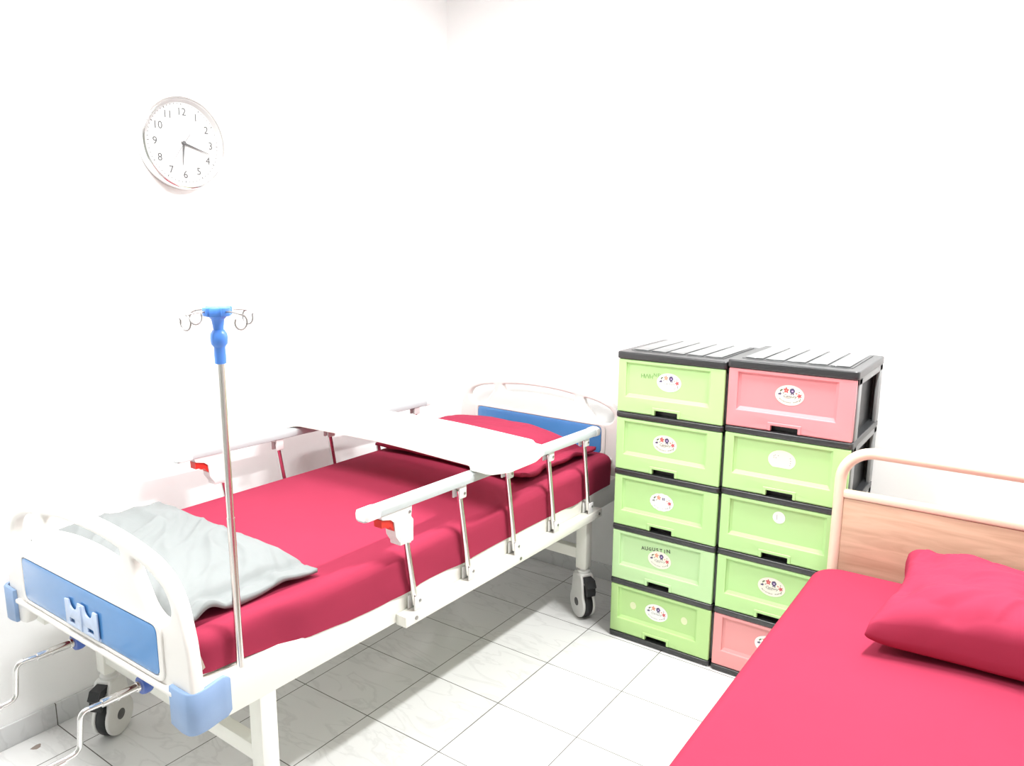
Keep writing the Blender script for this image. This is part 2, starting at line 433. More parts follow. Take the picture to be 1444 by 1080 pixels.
def bed_board(name, v_face, facing, dz, du, tilt=0, arch=0):
    """facing -1: panel looks to -v"""
    b = MB('board_white')
    lift = lambda L: [(x, z + arch * min(1, max(0, (z - dz - .70) / .12))) for x, z in L]
    me = plate_mesh([lift(L) for L in [board_outline(dz)] + board_holes(dz)], .032, .0085, 3)
    cy = v_face - facing * .016
    b.add(me, Matrix.Translation((du, cy, 0)) @ STAND)
    f = v_face
    # raised rim round the panel and the ledge under it
    rim = plate_mesh([rrect(-.350, .350, .556 + dz, .694 + dz, .03), rrect(-.332, .332, .5655 + dz, .6865 + dz, .02)], .006, .002, 2)
    b.add(rim, Matrix.Translation((du, f + facing * .002, 0)) @ STAND)
    y0, y1 = sorted((f - facing * .003, f + facing * .012))
    b.box(du - .385, du + .385, y0, y1, .540 + dz, .5525 + dz, .004)
    if tilt:
        for v in b.bm.verts: v.co.z -= tilt * (.33 - v.co.x)
    o = b.build(name, BED, angle=50)
    p = MB('panel_blue').add(plate_mesh([rrect(-.329, .329, .568 + dz, .684 + dz, .020)], .004, .001, 2), Matrix.Translation((du, f + facing * .0025, 0)) @ STAND)
    if tilt:
        for v in p.bm.verts: v.co.z -= tilt * (.33 - v.co.x)
    po = p.build('blue_panel', o)
    return o
FOOT = bed_board('footboard', -.738, -1, 0, .012, .020, .017)
HEAD = bed_board('headboard', 1.232, -1, .047, -.014, 0, -.010)

# card holder on the foot panel
cu_ = lambda cx: [(cx + .0215 * math.cos(a), .637 + .0215 * math.sin(a)) for a in [PI + k * PI / 10 for k in range(11)]]
outl = [(-.070, .571), (.089, .571), (.089, .637), (.0805, .6385)] + list(reversed(cu_(.046))) [:0]
outl = [(-.070, .570), (.090, .570), (.090, .638)] + [(.0705 - .0 + 0, .638)] + [(.0475 + .0205 * math.cos(a), .638 + .0215 * math.sin(a)) for a in [-k * PI / 10 for k in range(1, 10)]] + [(.026, .640), (-.0045, .640)] + [(-.0275 + .0205 * math.cos(a), .638 + .0215 * math.sin(a)) for a in [-k * PI / 10 for k in range(1, 10)]] + [(-.0495, .638), (-.070, .636)]
holes = [rrect(-.050, -.025, .579, .591, .001), rrect(.040, .068, .578, .590, .001)]
ch = MB('card').add(plate_mesh([outl] + holes, .004, .0008, 1), Matrix.Translation((0, -.7475, 0)) @ STAND)
ch.box(-.070, .090, -.7445, -.7395, .566, .572, .001); ch.box(.006, .016, -.7525, -.7490, .572, .638, .001)
for v in ch.bm.verts: v.co.z -= .020 * (.33 - v.co.x) - .004
ch.build('card_holder', FOOT)

# frame
f = MB('powder_white')
for s in (-1, 1): f.box(*sorted((s * .362, s * .411)), -.690, 1.205, .437, .537, .004)
f.box(-.362, .362, -.600, -.560, .450, .515, .003); f.box(-.362, .362, 1.16, 1.205, .445, .530, .003)
f.box(-.362, .362, -.62, 1.15, .515, .530, .003)
for y in (-.544, .966): f.box(-.366, .366, y + .006, y + .041, .247, .291, .003)
FRAME = f.build('bed_frame', BED)
sc_ = MB('screw')
for v in (-.02, .46, .95): sc_.lathe([(.006, .0), (.006, .002), (.0001, .0025)], (.4505, v, .448), 'X', 14)
for s in (-1, 1):
    for v in (-.544, .966):
        MB('powder_white').box(*sorted((s * .363, s * .410)), v, v + .047, .209, .440, .004).build('leg', BED)

# casters
def caster(loc, rz):
    out = [(-.030, .186), (.030, .186), (.040, .165)] + [(.0605 * math.cos(a), .0625 + .0605 * math.sin(a)) for a in [.62 - k * (PI + 1.24) / 22 for k in range(23)]] + [(-.040, .165)]
    st = Matrix(((0, 0, 1, 0), (1, 0, 0, 0), (0, 1, 0, 0), (0, 0, 0, 1)))
    b = MB('caster_white')
    for s in (-1, 1): b.add(plate_mesh([out], .012, .004, 2), Matrix.Translation((s * .0225, 0, 0)) @ st)
    b.box(-.026, .026, -.030, .030, .172, .190, .004)
    b.lathe([(.024, .186), (.026, .190), (.026, .198), (.018, .203), (.018, .2085)], seg=24)
    o = b.build('caster', BED, angle=50); o.location = loc; o.rotation_euler = (0, 0, rz)
    w = MB('tyre').lathe([(.040, -.0165), (.0575, -.0165), (.0615, -.011), (.0625, 0), (.0615, .011), (.0575, .0165), (.040, .0165)], (0, 0, .0625), 'X', 40)
    w.build('wheel', o, angle=60)
    for s in (-1, 1): MB('hub_grey').lathe([(.0165, s * .0275), (.0165, s * .0295), (.0001, s * .0300)], (0, 0, .066), 'X', 24).build('hub_cap', o)
    p = MB('tyre')
    prof = [(-.066, .176), (-.030, .180), (-.030, .170), (-.052, .150), (-.058, .118), (-.070, .112), (-.074, .128), (-.070, .142), (-.079, .152), (-.072, .164)]
    p.prism(prof, 'X', -.0185, .0185); p.build('brake_pedal', o, angle=30)
    return o
cast = caster((.387, .990, 0), math.atan2(-.52, -.85) + PI / 1 + 0)
CAST_RZ = {'br': 0}
# local Y- is the tread/pedal side; pedal direction chosen per wheel as the photo shows
def aim(dx, dy): return math.atan2(dy, dx) + PI / 2
cast.rotation_euler = (0, 0, aim(.85, -.53))
copy_part(cast, BED, (-.387, -.520, 0), (0, 0, aim(.45, -.89)))
copy_part(cast, BED, (.387, -.520, 0), (0, 0, aim(.9, -.3)))
copy_part(cast, BED, (-.387, .990, 0), (0, 0, aim(-.5, -.8)))

# corner bumpers at the foot end
def bumper(s):
    t = .010
    path = [(.386, -.7485), (.434, -.7485), (.452, -.744), (.4615, -.730), (.4625, -.705), (.4570, -.672), (.4555, -.645)]
    path = [(p.x, p.y) for p in smooth_path([(x, y, 0) for x, y in path], 5)]
    nrm = []
    for i in range(len(path)):
        a = Vector(path[max(i - 1, 0)]); c = Vector(path[min(i + 1, len(path) - 1)]); d = (c - a).normalized(); nrm.append(Vector((d.y, -d.x)))
    loops = []
    n = len(path)
    for i, p in enumerate(path):
        q = i / (n - 1)
        zt = .566 + .004 * max(0, q - .55) / .45 ; zb = .468 + .002 * q
        if q > .93: zt -= .010 * (q - .93) / .07; zb += .010 * (q - .93) / .07
        zb += .006 * max(0, .12 - q) / .12
        o = Vector(p) + nrm[i] * .000; inn = Vector(p) - nrm[i] * t
        loops.append([(s * o.x, o.y, zb + .003), (s * o.x, o.y, zt - .003), (s * (o.x * .75 + inn.x * .25), o.y * .75 + inn.y * .25, zt), (s * inn.x, inn.y, zt), (s * inn.x, inn.y, zb), (s * (o.x * .75 + inn.x * .25), o.y * .75 + inn.y * .25, zb)])
    b = MB('bumper_blue'); b.loft(loops)
    if s < 0:
        for v in b.bm.verts: v.co.z -= .010
    return b.build('corner_bumper', BED, angle=50)
bumper(1); bumper(-1)

# cranks
def crank(u):
    b = MB('chrome')
    z = .466
    b.tube([(u, -.70, z), (u, -.715, z)], .0125, 16); b.tube([(u, -.712, z), (u, -.795, z + .001)], .0098, 16)
    b.lathe([(.0095, 0), (.0108, .001), (.0108, .004), (.0095, .005)], (u, -.762, z), 'Y', 16)
    b.tube(round_path([(u, -.785, z), (u, -.842, z + .004), (u, -.852, z - .088), (u, -.90, z - .091), (u, -.905, z - .091)], .018, 6), .0062, 14)
    b.tube(round_path([(u, -.885, z - .091), (u, -1.02, z - .094)], .01), .0088, 14)
    o = b.build('crank_handle', BED, angle=50)
    MB('powder_white').tube([(u, -.598, z), (u, -.686, z)], .0165, 18).build('crank_housing', o)
    c = MB('bushing_blue').lathe([(.021, -.706), (.023, -.700), (.023, -.690), (.021, -.684)], (u, 0, z), 'Y', 24); c.build('bushing', o)
crank(-.150); crank(.178)

# side rails
def side_rail(s):
    lean = -.1586
    hr = [(-.021, -.012), (-.023, .002), (-.019, .011), (-.008, .0155), (.008, .0155), (.019, .011), (.023, .002), (.021, -.012), (.012, -.016), (-.012, -.016)]
    v0, v1 = -.212, .968
    b = MB('rail_grey')
    def sec(v, k=1, dz=0): return [(s * .432 + s * x * k, v, .796 + dz + z * k) for x, z in hr]
    zz = lambda v: .006 - .017 * (v - v0) / (v1 - v0)
    loops = [sec(v0 - .018, .80, zz(v0) - .004), sec(v0 - .012, 1.0, zz(v0) - .002), sec(v0 + .02, 1.06, zz(v0)), sec(v0 + .028, 1.0, zz(v0)), sec(.4, 1, zz(.4)), sec(v1 - .028, 1, zz(v1)), sec(v1 - .02, 1.05, zz(v1)), sec(v1, 1.0, zz(v1)), sec(v1 + .006, .85, zz(v1))]
    b.loft(loops); R_ = b.build('side_rail', BED, angle=35)
    # end caps in white
    for va, vb in ((v0 - .019, v0 + .030), (v1 - .022, v1 + .007)):
        c = MB('rail_white')
        fore = va < 0
        c.loft([sec(va, .82 if fore else 1.09, zz(v0 if fore else v1)), sec(va + .006, 1.09, zz(v0 if fore else v1)), sec(vb - .004, 1.09, zz(v0 if fore else v1)), sec(vb, 1.09 if fore else .86, zz(v0 if fore else v1))])
        c.build('end_cap', R_)
    MB('powder_white').box(*sorted((s * .4115, s * .4515)), -.092, 1.012, .433, .4655, .003).build('lower_rail', R_)
    for k in range(5):
        v = -.0352 + .242 * k; zt = .7452 if k else .6809
        P = lambda z: Vector((s * .4314, v + lean * (z - .4937), z))
        p = MB('chrome'); p.tube([P(.478), P(zt + (.02 if k else .05))], .0088, 18); p.build('post', R_)
        br = MB('rail_white')
        for q in (-1, 1): br.box(s * .4314 + q * .0125 - .003, s * .4314 + q * .0125 + .003, v - .015, v + .018, .4655, .508, .003)
        br.box(s * .4314 - .010, s * .4314 + .010, v + .008, v + .017, .4655, .500, .002)
        br.lathe([(.0045, 0), (.0045, .002), (.0001, .0028)] if s > 0 else [(.0045, 0), (.0045, -.002), (.0001, -.0028)], (s * .4469, v + .006, .493), 'X', 10, 'screw')
        br.build('bracket', R_)
        if k:
            t = MB('rail_white'); vt = v + lean * (.765 - .4937)
            for q in (-1, 1): t.box(s * .4314 + q * .0125 - .003, s * .4314 + q * .0125 + .003, vt - .015, vt + .019, .742, .788, .004)
            t.box(s * .4314 - .012, s * .4314 + .012, vt - .014, vt + .018, .774, .788, .002)
            t.lathe([(.0045, 0), (.0045, .002), (.0001, .0028)] if s > 0 else [(.0045, 0), (.0045, -.002), (.0001, -.0028)], (s * .4469, vt + .008, .757), 'X', 10, 'screw')
            t.build('bracket', R_)
    # latch with red lever
    lt = MB('rail_white')
    out = [(-.176, .789), (-.170, .776), (-.140, .768), (-.127, .757), (-.122, .715), (-.112, .700), (-.104, .688), (-.066, .680), (-.056, .694), (-.054, .745), (-.062, .756), (-.058, .789)]
    for q0, q1 in ((-.0185, .0185),): lt.prism([(v, z) for v, z in out], 'X', s * .4314 + q0, s * .4314 + q1)
    lt.box(s * .4314 - .0205, s * .4314 + .0205, -.108, -.055, .683, .712, .004)
    lt.lathe([(.004, 0), (.004, .002), (.0001, .0028)] if s > 0 else [(.004, 0), (.004, -.002), (.0001, -.0028)], (s * .4502, -.068, .771), 'X', 10, 'screw')
    lo = lt.build('latch', R_, angle=30)
    lv = MB('lever_red'); lv.prism([(-.171, .775), (-.135, .767), (-.124, .757), (-.119, .735), (-.124, .730), (-.131, .738), (-.140, .748), (-.150, .746), (-.158, .752), (-.170, .752)], 'X', s * .4314 - .0145, s * .4314 + .0145)
    lv.build('release_lever', R_, angle=30)
    return R_
side_rail(1); side_rail(-1)
for v in (-.02, .46, .99):
    MB('screw').lathe([(.006, .0), (.006, .002), (.0001, .0025)], (.4515, v - .03 if v < 0 else v, .449), 'X', 14).build('bolt', BED)

# ---------------------------------------------------------------- mattresses with fitted sheets
def sheet_mesh(x0, x1, y0, y1, z_hem, z_top, rc, crown, hem_fn, seed, wr=.002, er=.034):
    """fitted sheet: rounded-rectangle rings from the hem up and over the top"""
    def outline(inset, n_c=8, n_e=44):
        r = max(rc - inset, .004); pts = []
        X0, X1, Y0, Y1 = x0 + inset, x1 - inset, y0 + inset, y1 - inset
        for cx, cy, a0, ex, ey in ((X1 - r, Y0 + r, -PI / 2, X1, None), (X1 - r, Y1 - r, 0, None, Y1), (X0 + r, Y1 - r, PI / 2, X0, None), (X0 + r, Y0 + r, PI, None, Y0)):
            for k in range(n_c): a = a0 + k / n_c * PI / 2; pts.append((cx + r * math.cos(a), cy + r * math.sin(a)))
            nxt = {-PI / 2: (X1, Y1 - r), 0: (X0 + r, Y1), PI / 2: (X0, Y0 + r), PI: (X1 - r, Y0)}[a0]
            st = (cx + r * math.cos(a0 + PI / 2), cy + r * math.sin(a0 + PI / 2))
            ne = n_e if abs(nxt[1] - st[1]) > abs(nxt[0] - st[0]) else n_e // 2
            for k in range(ne): t = k / ne; pts.append((st[0] + (nxt[0] - st[0]) * t, st[1] + (nxt[1] - st[1]) * t))
        return pts
    hw = min(x1 - x0, y1 - y0) / 2
    rings = []
    for z in [0, .12, .3, .5, .7, .9]: rings.append((.0, z, False))
    for k in range(1, 9):
        a = k / 8 * PI / 2; rings.append((er * (1 - math.cos(a)), None, math.sin(a)))
    for q in [.06, .1, .15, .21, .28, .36, .45, .55, .66, .78, .9, .985]: rings.append((er + (hw - er) * q, 'top', q))
    loops = []
    for inset, z, a in rings:
        L = []
        for (x, y) in outline(inset):
            hem = hem_fn(x, y)
            if z is None: zz = (z_top - er) + er * a
            elif z == 'top': zz = z_top + crown * (1 - (1 - a) ** 2)
            else: zz = hem + (z_top - er - hem) * z
            p = Vector((x, y, zz))
            side = z not in (None, 'top')
            amp = wr * (1.8 if side else (.9 if z is None else .7))
            n = noise.noise(Vector((x * 3.1, y * 2.1 + zz * 3, seed))) + .5 * noise.noise(Vector((x * 8, y * 6 + zz * 11, seed + 4)))
            if side:
                k = 1 - z
                c = Vector(((x0 + x1) / 2, (y0 + y1) / 2, zz)); d = (p - c)
                d = Vector((math.copysign(1, d.x), 0, 0)) if abs(d.x) / (x1 - x0) > abs(d.y) / (y1 - y0) else Vector((0, math.copysign(1, d.y), 0))
                fold = max(0, noise.noise(Vector(((y + zz * 1.6) * 7, x * 3, seed + 9))) - .12) * .030 * k
                p += d * (n * amp + fold - .003 * k)
            else:
                p.z += n * amp
            L.append(p)
        loops.append(L)
    return loops
# bed 1 mattress
mt = MB('mattress').box(-.377, .377, -.672, 1.168, .540, .622, .02, seg=3).build('mattress')
mt.location = (BX, 0, 0); mt.rotation_euler = (0, 0, BTH)
tag(mt, 'mattress in a crimson fitted sheet on the white crank hospital bed', 'mattress')
def hem1(x, y):
    h = .548 - .030 * min(1, max(0, (y + .62) / .35))
    return h + .008 * noise.noise(Vector((y * 4, x * 2, 3)))
loops1 = sheet_mesh(-.4165, .4165, -.686, 1.180, 0, .642, .055, .006, hem1, 2.0)
for L in loops1:
    for q in L:
        k = min(1, max(0, (q.y + .545) / .17)); k = k * k * (3 - 2 * k)
        q.x *= (.3835 + .033 * k) / .4165          # drawn in beside the drip pole, hanging over the side beam further up
        if k < .5: q.x = min(q.x, .3885)
b = MB('red_sheet'); b.loft(loops1, cap0=False); b.build('fitted_sheet', mt, angle=70)

# ---------------------------------------------------------------- pillows
def pillow(name, cx, cy, z0, lx, ly, th, rz, mat, seed, hem=0, flat=.55, wr=.006, corner=.03, crease=.010, cdir=(1, 0), flapamp=.010, sag=0., dents=(), rnd=0., low=.20, nx=120, ny=84):
    """soft cushion in a case: two skins that meet at the seams; the end on the side of hem's sign is the open, rippled end of the case"""
    t = MB(mat)
    sg = 1 if hem > 0 else -1
    def surf(top):
        def fn(a, b_):
            u, v = a * 2 - 1, b_ * 2 - 1
            x = u * lx / 2; y = v * ly / 2
            opn = hem and u * sg > 0
            x -= math.copysign(1, u) * abs(u) ** 3 * corner * (1 - v * v) * (.3 if opn else .6)
            y -= math.copysign(1, v) * abs(v) ** 3 * corner * (1 - u * u) * .9
            x -= math.copysign(1, u) * abs(u) ** 4 * v ** 6 * rnd; y -= math.copysign(1, v) * abs(v) ** 4 * u ** 6 * rnd
            au = abs(u)
            if opn:
                au = min(1, au / (1 - abs(hem) / (lx / 2)))
            e = max(0, 1 - au ** 3.2); g = max(0, 1 - abs(v) ** 3.2)
            T = (e * g) ** flat
            p, q = x * cdir[0] + y * cdir[1], -x * cdir[1] + y * cdir[0]      # p runs along the creases
            n = noise.noise(Vector((x * 6, y * 6, seed + top))) + .5 * noise.noise(Vector((x * 14, y * 13, seed + 3)))
            warp = .8 * noise.noise(Vector((x * 4, y * 4, seed + 6)))
            rid = 1 - min(1, abs(noise.noise(Vector((p * 2.6, q * 11 + warp, seed + 1)))) * 3.2)
            rid2 = 1 - min(1, abs(noise.noise(Vector((p * 5 + 3, q * 20 + warp * 2, seed + 2)))) * 3.0)
            rad = noise.noise(Vector((math.atan2(v, u) * 6, seed, 1.5))) * (u * u + v * v) * .4
            edge = max(abs(u), abs(v)) ** 6
            msk = .35 + .65 * min(1, .5 + noise.noise(Vector((x * 3, y * 3, seed + 12))) * 1.2)
            W = wr * (n + rad * 1.4) * (1 - edge * .5) + crease * (rid ** 2 * .9 + rid2 ** 2 * .4) * max(0, msk) * (1 - edge * .8)
            W = max(W, -.005)
            hf = max(0, (abs(u) - (1 - abs(hem) / (lx / 2) * 1.35)) / (abs(hem) / (lx / 2) * 1.35)) if opn else 0
            rip = flapamp * (.45 * math.sin(y * 34 + seed + 2 * noise.noise(Vector((y * 7, seed, 0)))) + .8 * noise.noise(Vector((y * 13, seed + 8, .3)))) * hf
            side = .006 * noise.noise(Vector((x * 12, y * 12, seed + 10))) * edge
            seam = .0035 if opn and abs(hf - .30) < .10 else 0
            for du_, dv_, ru_, rv_, dp_ in dents: W -= dp_ * (1 - edge) * math.exp(-((u - du_) / ru_) ** 2 - ((v - dv_) / rv_) ** 2)
            W = max(W, -.005 - th * .6 * T)
            if top:
                z = th * .80 * T * (1 - sag * math.exp(-((u - .1) ** 2 + (v - .1) ** 2) * 3)) + W + .008 + side + max(rip, -.004) + .004 * hf - seam
            else:
                z = -th * low * T * .5 + side + min(0, rip) * .3 + max(0, rip) * .75
            return (x, y, z)
        return fn
    t.grid(surf(1), nx, ny); t.grid(surf(0), nx, ny)
    t.bm.verts.ensure_lookup_table(); K = (nx + 1) * (ny + 1); ix = lambda i, j: i * (ny + 1) + j
    rim = [ix(i, 0) for i in range(nx)] + [ix(nx, j) for j in range(ny)] + [ix(i, ny) for i in range(nx, 0, -1)] + [ix(0, j) for j in range(ny, 0, -1)]
    fs = [t.bm.faces.new([t.bm.verts[q] for q in (rim[k], rim[k - 1], rim[k - 1] + K, rim[k] + K)]) for k in range(len(rim))]
    t._fin(fs, mat)
    o = t.build(name, angle=180)
    o.location = (cx, cy, z0); o.rotation_euler = (0, 0, rz)
    mz = min(v.co.z for v in o.data.vertices); o.location.z = z0 - mz + .001     # rests on z0
    return o
def bedw(u, v, z):
    p = bedmat() @ Vector((u, v, z)); return p.x, p.y, p.z
p = pillow('pillow', *bedw(-.045, -.490, .6495)[:3], .785, .380, .058, BTH - .03, 'grey_cloth', 11, hem=.055, wr=.007, corner=.02, crease=.020, cdir=(.80, -.60), flapamp=.034)
tag(p, 'flat wrinkled light grey pillow lying at the foot of the white crank hospital bed', 'pillow')
p = pillow('pillow', *bedw(-.025, .872, .6495)[:3], .75, .51, .110, BTH - .02, 'red_sheet', 23, hem=.075, wr=.006, corner=.02, crease=.005, cdir=(.9, .4), flapamp=.020)
tag(p, 'crimson pillow lying below the blue headboard panel, partly behind the overbed tray', 'pillow')

# ---------------------------------------------------------------- overbed tray
def tray():
    nu, nv = 80, 28
    def pt(a, c, top):
        u = -.512 + a * 1.024; au = abs(u)
        k = min(1, max(0, (au - .400) / .045)); k = k * k * (3 - 2 * k)
        vf = .243 + .010 * math.cos(u * PI / .9) * 1 - .034 * k
        vb = .588 + .016 * (1 - (u / .43) ** 2 if au < .43 else 0) - .030 * k
        e = max(0, (au - .452) / .060)
        rnd = .085 * (1 - math.sqrt(max(0, 1 - min(1, e) ** 2)))
        vf += rnd; vb -= rnd * 1.1
        v = vf + (vb - vf) * c
        z = .8165 + .003 * math.cos(u * 7)
        z -= .050 * max(0, (au - .458)) ** 1 + .3 * max(0, au - .470) ** 1
        lip = .0035 * (max(abs(c * 2 - 1), 0) ** 10)
        return (u, v, z + lip + (.009 if top else 0))
    b = MB('tray')
    b.grid(lambda a, c: pt(a, c, True), nu, nv); b.grid(lambda a, c: pt(a, c, False), nu, nv)
    o = b.build('overbed_tray', angle=50)
    bm = bmesh.new(); bm.from_mesh(o.data); bmesh.ops.bridge_loops(bm, edges=[e for e in bm.edges if e.is_boundary]); bmesh.ops.recalc_face_normals(bm, faces=bm.faces)
    for f_ in bm.faces: f_.smooth = True
    bm.to_mesh(o.data); bm.free(); o.data.set_sharp_from_angle(angle=math.radians(50))
    o.location = (BX, 0, 0); o.rotation_euler = (0, 0, BTH)
    tag(o, 'wide ivory plastic overbed tray resting across both side rails', 'tray')
tray()

# ---------------------------------------------------------------- drip stand plugged into the bed
def drip():
    x, y, z = bedw(.4005, -.583, .5375)
    t = thing('drip_stand', 'steel drip pole with blue head and four wire hooks standing at bed corner', 'drip stand', (x, y, z), BTH)
    b = MB('steel'); b.tube([(0, 0, 0), (0, 0, .36)], .0088, 20); b.tube([(0, 0, .35), (0, 0, .712)], .0080, 20); b.build('pole', t)
    MB('hub_blue').lathe([(.0095, .706), (.0118, .707), (.0122, .725), (.0115, .741), (.0130, .744), (.0168, .749), (.0180, .760), (.0172, .770), (.0130, .777), (.0112, .779)], seg=28).build('collar', t, angle=50)
    MB('hub_blue').lathe([(.0108, .779), (.0112, .786), (.0135, .801), (.0180, .806), (.0262, .808), (.0275, .812), (.0275, .822), (.0255, .826), (.0125, .828), (.0001, .828)], seg=28)\
        .box(-.0305, .0305, -.009, .009, .809, .8275, .002).box(-.009, .009, -.0305, .0305, .809, .8275, .002).build('hook_hub', t, angle=50)
    for k in range(4):
        a = math.radians(-35.2 + 38 + 90 * k)
        d = Vector((math.cos(a), math.sin(a), 0)); n = Vector((-math.sin(a), math.cos(a), 0)); up = Vector((0, 0, 1))
        pts = [d * .022 + up * .818, d * .045 + up * .819, d * .064 + up * .817]
        c = d * .074 + up * .800
        for j in range(0, 13):
            th = PI / 2 - j * (PI * 1.62) / 12
            pts.append(c + n * .0155 * math.cos(th) + up * .0155 * math.sin(th) + d * (.003 * j / 12))
        pts.append(c - n * .0165 + up * .008 + d * .004)
        h = MB('wire'); h.tube(smooth_path(pts, 3), .0019, 8); h.build('hook', t)
drip()

# ---------------------------------------------------------------- drawer towers
TW, TD, PITCH, ZL = .404, .398, .2165, 1.0835
def sticker(kind, sx=.0455, sz=.033):
    """oval product label with a garland of flowers; drawn in XY, facing +Z"""
    if kind == 'round':
        b = MB('sticker_white'); b.prism([(.0205 * math.cos(k * PI / 16), .0205 * math.sin(k * PI / 16)) for k in range(32)], 'Z', 0, .0006)
        b.box(-.007, -.006, -.009, .009, .0006, .0008, mat='ink_grey'); return b
    if kind == 'dot':
        b = MB('sticker_lime'); b.prism([(.0125 * math.cos(k * PI / 16), .0145 * math.sin(k * PI / 16)) for k in range(32)], 'Z', 0, .0006); return b
    base = {'full': 'sticker', 'faded': 'sticker_white', 'worn': 'sticker_white', 'pale': 'sticker', 'blank': 'sticker'}[kind]
    b = MB(base)
    pts = [(sx * math.cos(k * PI / 24), sz * math.sin(k * PI / 24)) for k in range(48)]
    if kind == 'blank': pts = [(x * .97, max(y, -sz * .78)) for x, y in pts]
    if kind == 'worn': pts = [(x * (1 + .02 * math.sin(i * 2.3)), y * (1 + .03 * math.sin(i * 1.7))) for i, (x, y) in enumerate(pts)]
    b.prism(pts, 'Z', 0, .0006)
    Z = .0006
    def blob(x, y, rx, ry, mat, rot=0, n=12, pet=0, z=Z, dz=.0002):
        L = []
        for k in range(n):
            a = k * 2 * PI / n; q = 1 + (pet * math.cos(5 * a) if pet else 0)
            px, py = rx * q * math.cos(a), ry * q * math.sin(a)
            L.append((x + px * math.cos(rot) - py * math.sin(rot), y + px * math.sin(rot) + py * math.cos(rot)))
        b.prism(L, 'Z', z, z + dz, mat=mat)
    if kind == 'blank':
        for x, y in ((-.026, .012), (-.022, .015), (-.026, .006), (-.019, .006), (-.012, .014), (.026, .010), (.028, .002), (.028, -.006), (.027, -.013)): blob(x, y, .0016, .0013, 'ink_grey')
        return b
    red = {'full': 'f_red', 'faded': 'f_peach', 'worn': 'f_peach', 'pale': 'f_peach'}[kind]
    blob(-.0115, .0155, .0070, .0080, red, .3, 30, .28); blob(-.011, .0150, .0022, .0022, 'f_peach', z=Z + .0003)
    blob(.0075, .0150, .0080, .0085, 'f_violet', 0, 20, .06) if kind != 'worn' else [blob(.004 + .006 * i, .016 - .005 * j, .0026, .0022, 'f_violet') for i in (0, 1) for j in (0, 1)]
    if kind != 'worn':
        blob(.0080, .0140, .0030, .0028, 'f_lilac', z=Z + .0003); blob(.0055, .0055, .0020, .0036, 'f_violet', -.3); blob(.0110, .0050, .0020, .0036, 'f_violet', .3)
    blob(-.0270, .0145, .0055, .0022, 'f_green', .6); blob(-.0310, .0020, .0055, .0032, 'f_violet' if kind != 'worn' else 'ink_grey', .2, 30, .25)
    blob(-.0290, .0085, .0006, .0040, 'f_green'); blob(-.0200, .0060, .0018, .0026, 'ink_grey')
    blob(.0210, .0080, .0034, .0018, 'f_peach' if kind != 'full' else 'f_red', -.5); blob(.0290, .0130, .0018, .0014, 'f_green')
    blob(.0305, .0010, .0062, .0058, 'f_red', .7, 30, .35); blob(.0335, -.0090, .0008, .0045, 'f_green'); blob(.0325, -.0145, .0014, .0016, 'f_green')
    txt = {'full': 'ink', 'faded': 'ink_grey', 'worn': 'ink_grey', 'pale': 'ink_grey'}[kind]
    if kind in ('full', 'faded', 'pale'):
        b.add(text_mesh('Century', .0125, .35), Matrix.Translation((.0005, -.0035, Z + .0002)), txt)
    if kind in ('full', 'pale'):
        b.box(-.013, .004, -.0098, -.0090, Z, Z + .0004, mat=txt)
    s_ = 'multipurpose  drawers' if kind in ('full', 'pale', 'faded') else 'mu tip    e  drawe'
    nC = len(s_)
    for i, c in enumerate(s_):
        if c == ' ': continue
        a = -PI / 2 + (i - (nC - 1) / 2) * .098
        px, py = .0350 * math.cos(a) * 1.03, .0232 * math.sin(a)
        tang = math.atan2(.0232 * math.cos(a), -.036 * math.sin(a))
        b.add(text_mesh(c, .0058), Matrix.Translation((px, py, Z + .0002)) @ Matrix.Rotation(tang, 4, 'Z'), txt)
    return b
